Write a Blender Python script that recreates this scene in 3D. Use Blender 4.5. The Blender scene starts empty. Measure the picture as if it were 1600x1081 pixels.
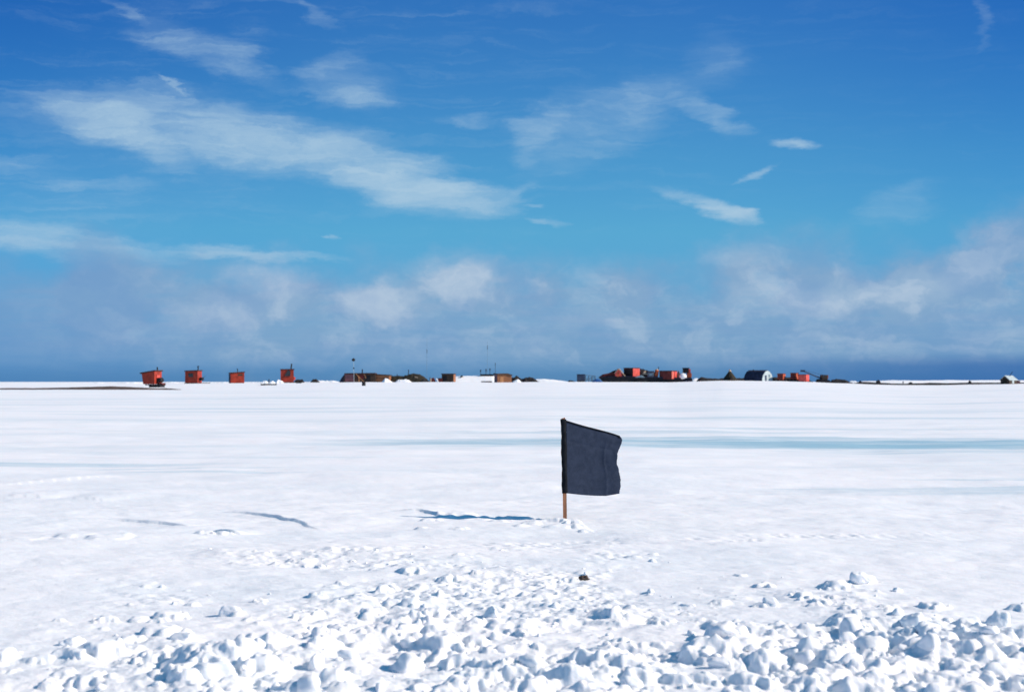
import bpy, math, random
import numpy as np

# ------------------------------------------------------------------ camera
SC = bpy.context.scene
COL = SC.collection
R = math.radians
EYE = 1.65
F = 2222.0                      # 50 mm on a 36 mm frame, in photo pixels
PITCH = math.atan((596.5 - 540.5) / F)
cam = bpy.data.cameras.new('camera')
cam.lens = 50
cam.sensor_width = 36
cam.clip_start = 0.1
cam.clip_end = 20000
cam.dof.use_dof = True
cam.dof.focus_distance = 19
cam.dof.aperture_fstop = 2.9
camo = bpy.data.objects.new('camera', cam)
COL.objects.link(camo)
camo.location = (0, 0, EYE)
camo.rotation_euler = (math.pi / 2 + PITCH, 0, 0)
SC.camera = camo

SC.view_settings.view_transform = 'Standard'
SC.view_settings.look = 'None'
SC.view_settings.gamma = 1
SC.view_settings.use_curve_mapping = False
EXPO = 0.15
SC.view_settings.exposure = EXPO
EF = 2 ** EXPO

SUN_EL, SUN_AZ = 31.0, 96.0     # degrees; azimuth clockwise from the view direction
sun = bpy.data.lights.new('sun', 'SUN')
sun.energy = 5.0
sun.angle = R(0.53)
sun.color = (1.0, 0.85, 0.71)
suno = bpy.data.objects.new('sun', sun)
COL.objects.link(suno)
from mathutils import Vector
sd = Vector((math.sin(R(SUN_AZ)) * math.cos(R(SUN_EL)), math.cos(R(SUN_AZ)) * math.cos(R(SUN_EL)), math.sin(R(SUN_EL))))
suno.rotation_euler = sd.to_track_quat('Z', 'Y').to_euler()


def ray(px, py):
    xc, yc = (px - 800) / F, (540.5 - py) / F
    y = math.cos(PITCH) - yc * math.sin(PITCH)
    z = math.sin(PITCH) + yc * math.cos(PITCH)
    return xc / y, z / y


def lin(*c):
    return [((v / 255 + 0.055) / 1.055) ** 2.4 if v > 10 else v / 255 / 12.92 for v in c]


# ------------------------------------------------------------------ sky
W = bpy.data.worlds.new('World')
SC.world = W
W.use_nodes = True
NT = W.node_tree
NT.nodes.clear()


class G:
    """small helper round a node tree"""
    def __init__(s, nt): s.nt = nt

    def n(s, t, **k):
        o = s.nt.nodes.new(t)
        for a, b in k.items(): setattr(o, a, b)
        return o

    def put(s, sock, v):
        if isinstance(v, bpy.types.NodeSocket): s.nt.links.new(v, sock)
        else: sock.default_value = v

    def math(s, op, a, b=None, c=None, clamp=False):
        o = s.n('ShaderNodeMath', operation=op, use_clamp=clamp)
        s.put(o.inputs[0], a)
        if b is not None: s.put(o.inputs[1], b)
        if c is not None: s.put(o.inputs[2], c)
        return o.outputs[0]

    def vec(s, op, a, b=None):
        o = s.n('ShaderNodeVectorMath', operation=op)
        s.put(o.inputs[0], a)
        if b is not None: s.put(o.inputs['Scale'] if op == 'SCALE' else o.inputs[1], b)
        return o.outputs['Value'] if op in ('LENGTH', 'DOT_PRODUCT') else o.outputs[0]

    def ramp(s, v, a, b, c=0.0, d=1.0, smooth=True):
        o = s.n('ShaderNodeMapRange', clamp=True)
        if smooth: o.interpolation_type = 'SMOOTHSTEP'
        s.put(o.inputs[0], v)
        for i, q in enumerate((a, b, c, d)): o.inputs[i + 1].default_value = q
        return o.outputs[0]

    def map(s, v, loc=(0, 0, 0), rot=(0, 0, 0), sc=(1, 1, 1), t='POINT'):
        o = s.n('ShaderNodeMapping', vector_type=t)
        s.put(o.inputs[0], v)
        o.inputs[1].default_value = loc; o.inputs[2].default_value = rot; o.inputs[3].default_value = sc
        return o.outputs[0]

    def noise(s, v, scale, detail=4, rough=0.55, dist=0.0, col=False):
        o = s.n('ShaderNodeTexNoise')
        s.put(o.inputs['Vector'], v)
        o.inputs['Scale'].default_value = scale; o.inputs['Detail'].default_value = detail
        o.inputs['Roughness'].default_value = rough; o.inputs['Distortion'].default_value = dist
        return o.outputs['Color'] if col else o.outputs[0]

    def mix(s, f, a, b, mode='MIX'):
        o = s.n('ShaderNodeMix', data_type='RGBA', blend_type=mode)
        s.put(o.inputs[0], f)
        for i, v in ((6, a), (7, b)):
            if not isinstance(v, bpy.types.NodeSocket) and len(v) == 3: v = (*v, 1)
            s.put(o.inputs[i], v)
        return o.outputs[2]


g = G(NT)
gen = g.n('ShaderNodeTexCoord').outputs['Generated']
sky = g.n('ShaderNodeTexSky', sky_type='NISHITA', sun_disc=False)
sky.sun_elevation = R(SUN_EL); sky.sun_rotation = R(SUN_AZ)
sky.ozone_density = 4; sky.dust_density = 0.3
sep = g.n('ShaderNodeSeparateXYZ'); g.put(sep.inputs[0], gen)
az = g.math('MULTIPLY', g.math('ARCTAN2', sep.outputs[0], sep.outputs[1]), F)
el = g.math('MULTIPLY', g.math('ARCSINE', sep.outputs[2]), F)
# a clear deep blue polar sky, as the slide film recorded it
cr = g.n('ShaderNodeValToRGB')
els = cr.color_ramp.elements
stops = [(0, (.13, .44, 1.18)), (.6, (.145, .46, 1.18)), (3, (.27, .66, 1.10)), (6, (.32, .82, 1.07)),
         (9, (.30, .79, 1.06)), (15, (.20, .62, 1.06)), (24, (.30, .86, 1.10)), (45, (.36, 1.10, 1.10))]
while len(els) < len(stops): els.new(0.5)
for e_, (d, c) in zip(els, stops):
    e_.position = d / 45; e_.color = (c[0] / 1.25, c[1] / 1.25, c[2] / 1.25, 1)
g.put(cr.inputs[0], g.math('DIVIDE', el, R(45) * F))
base = g.mix(1.0, sky.outputs[0], g.vec('SCALE', cr.outputs[0], 1.25), 'MULTIPLY')
# the sky opposite and away from the middle distance is a little deeper
off_az = g.math('ABSOLUTE', g.math('SUBTRACT', az, 40))
edge = g.math('MULTIPLY', g.math('MULTIPLY', g.ramp(off_az, 150, 950), g.ramp(off_az, 2600, 1000)), g.ramp(el, 60, 600, .35, 1))
base = g.mix(g.math('MULTIPLY', edge, .85), base, g.mix(1.0, base, (.34, .60, .82), 'MULTIPLY'))

cmb = g.n('ShaderNodeCombineXYZ'); g.put(cmb.inputs[0], az); g.put(cmb.inputs[1], el)
P = cmb.outputs[0]
w1 = g.noise(g.map(P, rot=(0, 0, R(12)), sc=(1 / 210, 1 / 70, 1)), 1.0, 8, .66, col=True)
off = g.vec('MULTIPLY', g.vec('SUBTRACT', w1, (.5, .5, .5)), (210, 74, 0))
PW = g.vec('ADD', P, off)
w2 = g.noise(g.map(P, sc=(1 / 105, 1 / 75, 1)), 1.0, 7, .58, col=True)
PB = g.vec('ADD', P, g.vec('MULTIPLY', g.vec('SUBTRACT', w2, (.5, .5, .5)), (150, 120, 0)))


def blobs(v, items):
    acc = None
    for (cx, cy, a, b, rot, amp) in items:
        tx, tz = ray(cx, cy)
        A = math.atan(tx)
        E_ = math.atan(tz * math.cos(A))
        q = g.vec('LENGTH', g.map(v, (A * F, E_ * F, 0), (0, 0, R(-rot)), (a, b, 1), 'TEXTURE'))
        m = g.ramp(q, 1.25, 0.15, 0, amp)
        acc = m if acc is None else g.math('ADD', acc, m)
    return acc


cirrus = blobs(PW, [
    (165, 192, 115, 36, 16, .5), (300, 195, 180, 50, 8, .5), (60, 330, 260, 70, 0, .07), (250, 230, 240, 100, 10, .06), (215, 222, 60, 24, 22, .3), (375, 232, 120, 36, 12, .35),
    (470, 225, 165, 38, 8, .5), (570, 265, 150, 40, 14, .6), (640, 252, 66, 17, 6, .3), (640, 294, 120, 36, 14, .55),
    (715, 306, 110, 27, 5, .65),
    (300, 72, 110, 26, 22, .2), (385, 100, 60, 22, 35, .2), (555, 135, 80, 40, 10, .3), (530, 100, 60, 13, -10, .15),
    (570, 160, 60, 14, 4, .2), (505, 22, 50, 12, 28, .2), (190, 15, 40, 9, 25, .18), (250, 133, 18, 6, 32, .3),
    (60, 180, 110, 40, 5, .08), (30, 250, 90, 14, 0, .22), (170, 285, 75, 11, 0, .28),
    (60, 372, 140, 27, 4, .6), (200, 388, 90, 18, 6, .45), (350, 388, 90, 12, 2, .55), (450, 397, 85, 9, 5, .5),
    (905, 205, 120, 62, -22, .2), (1000, 160, 110, 36, -12, .22), (840, 215, 70, 30, -52, .25), (1110, 180, 60, 24, 35, .26),
    (1160, 206, 50, 12, 10, .22), (1125, 95, 55, 45, 0, .12), (725, 188, 62, 10, 0, .18), (1410, 315, 70, 30, -22, .16),
    (1530, 30, 14, 50, 18, .12), (810, 300, 24, 18, 0, .2)])
w3 = g.noise(g.map(P, rot=(0, 0, R(15)), sc=(1 / 60, 1 / 22, 1)), 1.0, 6, .65, col=True)
small = blobs(g.vec('ADD', g.vec('ADD', P, g.vec('SCALE', off, .25)), g.vec('MULTIPLY', g.vec('SUBTRACT', w3, (.5, .5, .5)), (75, 22, 0))), [
    (1245, 227, 38, 8, 1, .6), (1178, 273, 34, 7, -20, .55), (1105, 318, 85, 12, 15, .55), (1140, 334, 52, 15, 10, .9),
    (862, 346, 32, 6, 7, .5), (836, 323, 18, 3.5, 6, .3), (515, 370, 14, 4, 8, .35)])
stre = g.noise(g.map(PW, rot=(0, 0, R(10)), sc=(1 / 120, 1 / 48, 1)), 1.0, 9, .66, .3)
fib = g.noise(g.map(PW, rot=(0, 0, R(14)), sc=(1 / 240, 1 / 13, 1)), 1.0, 5, .6, .6)
veil = g.math('MULTIPLY', g.math('MULTIPLY', g.ramp(fib, .42, .72, 0, .09), g.ramp(stre, .38, .62)), g.math('MULTIPLY', g.ramp(az, 480, -250, .25, 1), g.ramp(el, 180, 300)))
cirX = g.math('MULTIPLY', g.math('ADD', cirrus, g.math('MULTIPLY', small, 1.1)), g.math('MULTIPLY', g.ramp(stre, .25, .75, .35, 1.3), g.ramp(fib, .28, .72, .62, 1.25)))
cirX = g.math('ADD', cirX, veil)
cirA = g.math('SUBTRACT', 1.0, g.math('POWER', 0.20, cirX))

puffn = g.noise(g.map(P, sc=(1 / 130, 1 / 100, 1)), 1.0, 6, .55)
fine = g.noise(g.map(P, sc=(1 / 150, 1 / 17, 1)), 1.0, 5, .6)
lowy = g.math('ADD', el, g.math('MULTIPLY', g.math('SUBTRACT', puffn, .5), 190))
band = g.math('MULTIPLY', g.ramp(lowy, 215, 100), g.ramp(el, 8, 50, .22, 1))
puff = blobs(PB, [
    (150, 440, 75, 85, 0, .55), (425, 440, 80, 50, 0, .4), (590, 475, 75, 42, 0, .45), (720, 435, 75, 52, 0, .45),
    (340, 480, 80, 40, 0, .3), (230, 430, 60, 40, 0, .25), (500, 440, 50, 40, 0, .3), (820, 440, 70, 40, 0, .3), (1150, 415, 80, 60, -20, .4), (1260, 410, 85, 60, 0, .4), (1360, 450, 150, 50, -8, .4),
    (1500, 425, 140, 55, -18, .5), (1590, 375, 90, 60, -25, .5), (1000, 445, 70, 45, 0, .3)])
bankA = g.math('MINIMUM', g.math('ADD', g.math('MULTIPLY', band, g.ramp(fine, .25, .7, .62, .9)), g.math('MULTIPLY', puff, 1.35)), .92)
litn = g.ramp(g.noise(g.map(PB, sc=(1 / 85, 1 / 55, 1)), 1.0, 6, .6), .42, .68, 0, .55)
lit = g.math('MINIMUM', g.math('ADD', g.math('MULTIPLY', litn, g.ramp(az, -800, -300, .3, 1)), blobs(PB, [(425, 430, 75, 45, 0, .7), (592, 470, 70, 42, 0, .9), (722, 430, 70, 48, 0, .75), (330, 490, 90, 26, 0, .4), (250, 520, 150, 14, 0, .3),
                    (1240, 465, 130, 40, -8, .5), (1150, 400, 60, 34, 0, .35), (1440, 440, 140, 32, -14, .4), (640, 528, 160, 8, 0, .3), (1350, 535, 200, 9, 0, .35),
                    (920, 505, 130, 26, 0, .25)])), 1.0)
dim = g.math('MULTIPLY', g.ramp(el, 70, 20), g.ramp(fine, .4, .62))
k = 10 / EF


def cl(*c): return [v * k for v in lin(*c)]


colr = g.mix(cirA, base, cl(172, 202, 224))
bcol = g.mix(lit, cl(133, 168, 203), cl(180, 199, 220))
bcol = g.mix(g.math('MULTIPLY', g.ramp(puffn, .42, .6), .3), bcol, cl(110, 150, 200))
# the sheet darkens towards the left end, away from the sun
bcol = g.mix(g.ramp(az, -350, -850, 0, .4), bcol, cl(84, 140, 200))
colr = g.mix(bankA, colr, bcol)
colr = g.mix(g.math('MULTIPLY', g.ramp(az, 150, 800, 0, .6), g.ramp(el, 48, 22)), colr, cl(44, 98, 168))
bg = g.n('ShaderNodeBackground')
g.put(bg.inputs[0], colr)
bg.inputs[1].default_value = 0.1
out = g.n('ShaderNodeOutputWorld')
NT.links.new(bg.outputs[0], out.inputs[0])
W.cycles.sampling_method = 'MANUAL'
W.cycles.sample_map_resolution = 512

# ------------------------------------------------------------------ materials


def mat(name, col, var=0.25, scale=2.0, rough=0.7, bump=0.0, metal=0.0, col2=None, stretch=(1, 1, 1), spec=0.3):
    m = bpy.data.materials.new(name)
    m.use_nodes = True
    h = G(m.node_tree)
    b = m.node_tree.nodes['Principled BSDF']
    co = h.map(h.n('ShaderNodeTexCoord').outputs['Object'], sc=stretch)
    nz = h.noise(co, scale, 6, .6)
    c2 = col2 or [v * (1 - var) for v in col]
    c3 = [min(1, v * (1 + var)) for v in col]
    h.put(b.inputs['Base Color'], h.mix(h.ramp(nz, .35, .68), c3, c2))
    h.put(b.inputs['Roughness'], rough)
    b.inputs['Metallic'].default_value = metal
    b.inputs['Specular IOR Level'].default_value = spec
    if bump:
        bp = h.n('ShaderNodeBump'); bp.inputs['Strength'].default_value = bump; bp.inputs['Distance'].default_value = .02
        h.put(bp.inputs['Height'], h.noise(co, scale * 6, 4, .6))
        h.put(b.inputs['Normal'], bp.outputs[0])
    return m


M = dict(
    red=mat('red_paint', (.29, .030, .014), .25, 1.3, .6), coral=mat('orange_red_paint', (.62, .088, .070), .2, 1.5, .55),
    maroon=mat('maroon_paint', (.12, .020, .018), .3, 1.2, .7), plum=mat('faded_plum_panel', (.17, .075, .085), .25, 1.6, .8),
    black=mat('black_rubber', (.014, .014, .018), .4, 3, .8), roof=mat('roof_felt', (.05, .022, .02), .4, 2, .8),
    glass=mat('dark_window', (.02, .024, .03), .3, 2, .15, spec=.5), steel=mat('dark_steel', (.05, .055, .065), .3, 4, .45, metal=.6),
    tan=mat('plywood', (.27, .115, .055), .25, 1.0, .7, stretch=(1, 1, 5)), timber=mat('timber', (.42, .20, .09), .25, 3, .7, stretch=(1, 1, .2)),
    brown=mat('dark_boards', (.055, .036, .026), .4, 1.2, .8, stretch=(1, 1, 6)), olive=mat('olive_canvas', (.024, .021, .013), .35, 1.5, .9),
    navy=mat('navy_canvas', (.022, .026, .055), .35, 1.4, .85), pale=mat('pale_grey_paint', (.42, .50, .52), .15, 1.2, .6),
    white=mat('white_paint', (.75, .76, .78), .08, 1.5, .5), dirt=mat('dark_dirt', (.020, .018, .019), .5, 1.1, .95, .6),
    soil=mat('brown_dirt', (.085, .060, .052), .45, .6, .95, .6), blue=mat('blue_tarp', (.016, .075, .24), .3, 1.5, .6),
    slate=mat('slate_blue_paint', (.04, .058, .10), .25, 1.4, .7), frame=mat('galvanised_steel', (.16, .24, .30), .2, 2, .5, metal=.3),
    grey=mat('grey_tarp', (.12, .13, .16), .4, 1.6, .7), rust=mat('rusty_orange_paint', (.42, .085, .035), .3, 2, .7),
    cream=mat('cream_canvas', (.45, .34, .24), .2, 2, .85))


def snow_mat(name, ice=False):
    m = bpy.data.materials.new(name)
    m.use_nodes = True
    h = G(m.node_tree)
    b = m.node_tree.nodes['Principled BSDF']
    pos = h.n('ShaderNodeNewGeometry').outputs['Position']
    c1 = h.mix(h.ramp(h.noise(h.map(pos, sc=(.25, .6, 1)), 1.0, 5, .6), .35, .7), (.915, .92, .94), (.83, .87, .905))
    rough = .75
    if ice:
        # bare wind-scoured ice: long streaks lying across the field
        st = h.noise(h.map(pos, rot=(0, 0, R(1)), sc=(.05, .28, 1)), 1.0, 6, .62, .3)
        st2 = h.noise(h.map(pos, rot=(0, 0, R(-1.5)), sc=(.012, .11, 1)), 1.0, 6, .6)
        s2 = h.n('ShaderNodeSeparateXYZ'); h.put(s2.inputs[0], pos)
        zone = h.math('MULTIPLY', h.ramp(s2.outputs[1], 20, 36), h.ramp(s2.outputs[1], 230, 110))
        msk = h.math('MULTIPLY', h.math('MAXIMUM', h.ramp(st, .50, .80, 0, .45), h.ramp(st2, .48, .74, 0, .5)), zone)
        wob = h.noise(h.map(pos, sc=(.12, .8, 1)), 1.0, 6, .65, col=True)
        pw = h.vec('ADD', pos, h.vec('MULTIPLY', h.vec('SUBTRACT', wob, (.5, .5, .5)), (9, 3.2, 0)))
        for (cx, cy, a, bb, rot, amp) in [(10.5, 37.4, 12, 2.8, -1, 1.1), (3.5, 37.2, 9.5, 3.0, 0, .9), (1.2, 38.6, 6, 2.6, 0, .6), (8, 40.5, 9, 1.2, 0, .7), (21, 36.5, 12, 2.4, 0, .85), (4.0, 44.5, 8, 1.6, 2, .5), (13, 33.8, 8, .9, 0, .5),
                                          (-14, 78, 9, 2.3, 0, .55), (-9, 28.8, 4.8, .7, 0, .5), (-6.5, 27.4, 3, .4, 1, .4), (-5, 31, 5, .5, 0, .35), (-4.8, 26.2, 2.6, .16, 0, .45),
                                          (7.4, 21.8, 3.4, 1.5, -2, .45), (8.5, 22.8, 3.4, .5, 0, .5), (5.6, 22.2, 1.6, .35, 0, .4), (10.5, 24.6, 4.0, .5, -2, .5), (17, 31, 9, 4, 0, .28), (-10, 70, 8, 1.6, 0, .4), (14, 60, 16, 1.6, 0, .5), (11, 48, 14, .8, 0, .45), (26, 95, 20, 3.5, 0, .4)]:
            q = h.vec('LENGTH', h.vec('MULTIPLY', h.map(pw, (cx, cy, 0), (0, 0, R(rot)), (a, bb, 1), 'TEXTURE'), (1, 1, 0)))
            msk = h.math('MAXIMUM', msk, h.ramp(q, 1.15, .45, 0, amp))
        brk = h.noise(h.map(pos, rot=(0, 0, R(2)), sc=(.16, 1.5, 1)), 1.0, 6, .65)
        msk = h.math('MINIMUM', h.math('MULTIPLY', msk, h.ramp(brk, .32, .62, .4, 1.05)), 1.0)
        c1 = h.mix(msk, c1, (.36, .58, .68))
        rough = h.math('SUBTRACT', .75, h.math('MULTIPLY', msk, .3))
    h.put(b.inputs['Base Color'], c1)
    h.put(b.inputs['Roughness'], rough)
    b.inputs['Specular IOR Level'].default_value = .15
    b.inputs['Subsurface Weight'].default_value = .25
    b.inputs['Subsurface Radius'].default_value = (.7, .9, 1.0)
    b.inputs['Subsurface Scale'].default_value = .03
    bp = h.n('ShaderNodeBump'); bp.inputs['Strength'].default_value = .45; bp.inputs['Distance'].default_value = .012
    h.put(bp.inputs['Height'], h.noise(pos, 38, 6, .68))
    h.put(b.inputs['Normal'], bp.outputs[0])
    return m


M['snow'] = snow_mat('snow')
M['field'] = snow_mat('snow_and_ice', True)

# ------------------------------------------------------------------ noise


def hash2(ix, iy, seed):
    h = (ix.astype(np.int64) * 374761393 + iy.astype(np.int64) * 668265263 + seed * 974634777) & 0x7fffffff
    h = ((h ^ (h >> 13)) * 1274126177) & 0x7fffffff
    return ((h ^ (h >> 16)) & 0xffff) / 65535.0


def vn(x, y, seed=0):
    ix, iy = np.floor(x), np.floor(y)
    fx, fy = x - ix, y - iy
    fx = fx * fx * fx * (fx * (fx * 6 - 15) + 10); fy = fy * fy * fy * (fy * (fy * 6 - 15) + 10)
    a = hash2(ix, iy, seed); b = hash2(ix + 1, iy, seed); c = hash2(ix, iy + 1, seed); d = hash2(ix + 1, iy + 1, seed)
    return (a * (1 - fx) + b * fx) * (1 - fy) + (c * (1 - fx) + d * fx) * fy - .5


def fbm(x, y, seed=0, o=4):
    t, a = 0, 1.0
    for i in range(o):
        t = t + vn(x * 2 ** i + 13.7 * i, y * 2 ** i - 7.1 * i, seed + i) * a; a *= .5
    return t


def sst(x, a, b):
    t = np.clip((x - a) / (b - a), 0, 1)
    return t * t * (3 - 2 * t)


# ------------------------------------------------------------------ snow field
DC = 290.0
BP = [(-900, 600), (0, 599), (240, 599), (300, 599), (370, 598.6), (450, 598.3), (530, 596.8), (600, 597.2), (660, 597), (700, 596.2), (780, 597.6),
      (840, 596), (900, 596.2), (940, 597), (1080, 597.4), (1094, 594.8), (1140, 594.8), (1200, 595.1), (1245, 595.8), (1290, 597.6),
      (1320, 598.6), (1372, 600.6), (1430, 601.8), (1500, 601.2), (1560, 599.6), (1600, 599), (2500, 600)]
BX, BY = zip(*BP)


def ground_base(x, y):
    d = np.maximum(y, .01)
    px = np.where(y > 1, 800 + F * np.clip(x / d, -3, 3), 800)
    bp_ = sum(np.interp(px + o_, BX, BY) for o_ in (-36, -24, -12, 0, 12, 24, 36)) / 7
    zc = EYE - (bp_ - 596.5) / F * DC
    t = np.clip((d - 25) / (DC - 25), 0, 1)
    t = np.where(t < .1, 5 * t * t, t - .05) / .95
    z = zc * t
    far = sst(d, 330, 700)
    z = z * (1 - far) + 1.55 * far
    und = fbm(x / 9, y / 14, 5, 3) * .10 * sst(np.hypot(x, y), 14, 30) * (1 - far)
    return z + und


def yflat(d): return 596.5 + EYE * F / d          # photo row of flat ground at distance d


EDGE = [(-400, 1050), (0, 1005), (100, 985), (250, 955), (400, 930), (520, 905), (650, 898), (800, 905), (1000, 922), (1150, 925), (1250, 922), (1330, 905), (1420, 922),
        (1600, 945), (2000, 960)]
EX, EY = zip(*EDGE)


def rubble(x, y):
    d = np.maximum(y, .5)
    px = 800 + F * x / d; py = yflat(d)
    e = np.interp(px, EX, EY) + 45 * fbm(x * .9, y * .9, 41, 3)
    return np.clip((py - e + 20) / 120, 0, 1) ** 1.3 * np.clip(.75 + 1.4 * fbm(x * 1.1, y * 1.4, 44, 2), .3, 1)


def speckle(x, y):
    d = np.maximum(y, .5)
    px = 800 + F * x / d; py = yflat(d)
    return sst(py, 838, 880) * sst(px, 60, 420) * sst(-px, -1150, -950) * sst(fbm(x * .6, y * .6, 77, 3), -.2, .35)


th = np.concatenate([np.linspace(-180, -27, 60, endpoint=False), np.linspace(-27, 27, 820), np.linspace(27, 180, 60, endpoint=False)[1:]])
th = np.radians(th)
rr = np.concatenate([np.linspace(.3, 5.6, 18, endpoint=False), np.arange(5.6, 13, .0145), np.arange(13, 20, .028)])
for lim, q in ((60, 1.0065), (420, 1.012), (12000, 1.09)):
    l = [rr[-1]]
    while l[-1] < lim: l.append(l[-1] * q)
    rr = np.concatenate([rr, l[1:]])
TH, RR = np.meshgrid(th, rr)
X = RR * np.sin(TH); Y = RR * np.cos(TH)
Z = ground_base(X, Y)
near = RR < 60
rub = np.where(Y > 1, rubble(X, Y), 0) * near
spk = np.where(Y > 1, speckle(X, Y), 0) * near
Z += rub * (.07 * fbm(X * 1.6, Y * 1.6, 3, 4) + .02) * np.clip((RR - 4) / 3, 0, 1)
Z += rub * .09 * fbm(X * 4.2, Y * 4.6, 9, 5)
Z += (spk * .045 * fbm(X * 8, Y * 8, 21, 4) + .016 * fbm(X * 2.2, Y * 3.5, 33, 4) + .004 * fbm(X * 7 + 2 * Y, Y * 5, 35, 4)) * near * np.clip((34 - RR) / 14, 0, 1)
Z += near * .05 * fbm(X * .5, Y * .8, 55, 3) * np.clip((RR - 6) / 8, 0, 1)
# rows of tread prints where a tracked vehicle crossed
tr = sst(-np.abs((Y - 14.6) - .22 * (X - 1) + .3 * fbm(X * .5, Y * .5, 90, 2)), -.42, -.30) * sst(X, -3.4, -2.2) * sst(-X, -5.5, -3)
Z += near * tr * np.clip(.5 + 1.6 * fbm(X * 1.3, Y * 3, 92, 3), 0, 1) * (.003 * np.sin(X * 41 + 9 * Y + 9 * fbm(X * 2, Y * 2, 91, 3)) + .02 * fbm(X * 8, Y * 8, 93, 3) - .006)

rng = np.random.default_rng(11)
t_lo = np.searchsorted(th, R(-27)); t_hi = np.searchsorted(th, R(27))
dth = (th[t_hi - 5] - th[t_lo + 5]) / (t_hi - t_lo - 10)
LUMP = np.zeros_like(Z)
Z += rub * .022 * fbm(X * 13, Y * 13, 15, 3)


def lump(x, y, r, h, asp=1.0, rot=0.0, pw=2.2):
    R0, T0 = math.hypot(x, y), math.atan2(x, y)
    e = r * 1.5
    i0, i1 = np.searchsorted(rr, R0 - e), np.searchsorted(rr, R0 + e)
    j0, j1 = np.searchsorted(th, T0 - e / R0), np.searchsorted(th, T0 + e / R0)
    if i1 <= i0 or j1 <= j0: return
    dx, dy = X[i0:i1, j0:j1] - x, Y[i0:i1, j0:j1] - y
    wx = vn(dx / r * 2.2 + x * 9, dy / r * 2.2 + y * 9, 4) * r * .9
    wy = vn(dx / r * 2.2 + x * 9 + 50, dy / r * 2.2 + y * 9, 4) * r * .9
    c, s = math.cos(rot), math.sin(rot)
    u, v = ((dx + wx) * c + (dy + wy) * s) / r, (-(dx + wx) * s + (dy + wy) * c) / (r * asp)
    q = np.clip(1 - (np.abs(u) ** pw + np.abs(v) ** pw), 0, 1) ** .8
    sub = LUMP[i0:i1, j0:j1]
    np.maximum(sub, q * h + .35 * np.minimum(sub, q * h), out=sub)


n = 0
while n < 3400:
    d = rng.uniform(6.2, 14.5); px = rng.uniform(-300, 1900)
    x = (px - 800) / F * d
    p = float(rubble(np.array(x), np.array(d))); s_ = float(speckle(np.array(x), np.array(d)))
    if rng.random() < p:
        r = (.018 + .13 * rng.random() ** 4.5) * (1.1 if d < 9.5 else .75) * (1.05 if px > 950 else .9)
    elif rng.random() < s_ * .22:
        r = .018 + .035 * rng.random() ** 3
    else:
        n += .2; continue
    lump(x, d, r, r * rng.uniform(.25, .6), rng.uniform(.7, 1.4), rng.uniform(0, 3.1), rng.uniform(2, 3.4))
    n += 1
n = 0
while n < 90:                     # a few slabs among the rubble
    d = rng.uniform(6.2, 12.5); px = rng.uniform(-200, 1800); x = (px - 800) / F * d
    if rng.random() < float(rubble(np.array(x), np.array(d))):
        r = rng.uniform(.09, .17)
        lump(x, d, r, r * rng.uniform(.3, .55), rng.uniform(.6, 1.3), rng.uniform(0, 3.1), 2.6)
    n += 1
# heaped snow round the stake and along the plough line left of it
FD = 17.33
for (px, py, r, h) in [(872, 812, .16, .09), (893, 816, .13, .10), (858, 812, .12, .06), (905, 823, .12, .07), (840, 812, .14, .05), (818, 806, .16, .05), (796, 806, .18, .06),
                       (745, 806, .25, .05), (720, 803, .3, .06), (880, 822, .2, .06), (832, 818, .12, .05), (812, 822, .10, .04), (676, 812, .15, .05), (660, 824, .1, .05), (718, 826, .12, .05),
                       (915, 828, .1, .05), (783, 812, .12, .05), (30, 842, .4, .05), (130, 838, .35, .05), (180, 842, .3, .05), (322, 834, .12, .07), (350, 834, .1, .06)]:
    d = EYE * F / (py - 596.5)
    lump((px - 800) / F * d, d, r, h * .55, .8, .2, 2)
Z += LUMP


def ledge(pts, h, L, L2=.05, wob=.05):
    """a wind-cut step: sharp on the near left side, fading away on the far right"""
    global Z
    W_ = []
    for (px, py) in pts:
        d = EYE * F / (py - 596.5); W_.append(((px - 800) / F * d, d))
    for a in range(len(W_) - 1):
        (x0, y0), (x1, y1) = W_[a], W_[a + 1]
    P_ = np.array(W_)
    seg = np.diff(P_, axis=0); ln = np.hypot(seg[:, 0], seg[:, 1]); cum = np.concatenate([[0], np.cumsum(ln)]); tot = cum[-1]
    m = (X > P_[:, 0].min() - 3 * L) & (X < P_[:, 0].max() + 3 * L) & (Y > P_[:, 1].min() - 3 * L) & (Y < P_[:, 1].max() + 3 * L)
    xs, ys = X[m], Y[m]
    best = np.full(xs.shape, 1e9); sg = np.zeros(xs.shape); tt = np.zeros(xs.shape)
    for a in range(len(seg)):
        rx, ry = xs - P_[a, 0], ys - P_[a, 1]
        t = np.clip((rx * seg[a, 0] + ry * seg[a, 1]) / ln[a] ** 2, 0, 1)
        dx, dy = rx - t * seg[a, 0], ry - t * seg[a, 1]
        dd = np.hypot(dx, dy)
        cr_ = seg[a, 0] * ry - seg[a, 1] * rx          # >0: left of the travel direction = far side
        b_ = dd < best
        best = np.where(b_, dd, best); sg = np.where(b_, np.sign(cr_), sg); tt = np.where(b_, (cum[a] + t * ln[a]) / tot, tt)
    best = best + wob * fbm(xs * 2.5, ys * 2.5, 61, 3) * sg
    env = np.clip(np.sin(np.pi * np.clip(tt, .0, 1)), 0, 1) ** .6 * (1 - sst(best, L, L * 2.6))
    far_ = sg * best
    prof = np.where(far_ > 0, np.exp(-far_ / L), np.exp(far_ / L2))
    prof = np.where(far_ > 0, prof * sst(far_, -L2, L2 * .6), prof * .35)
    Z[m] += h * env * prof


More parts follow.
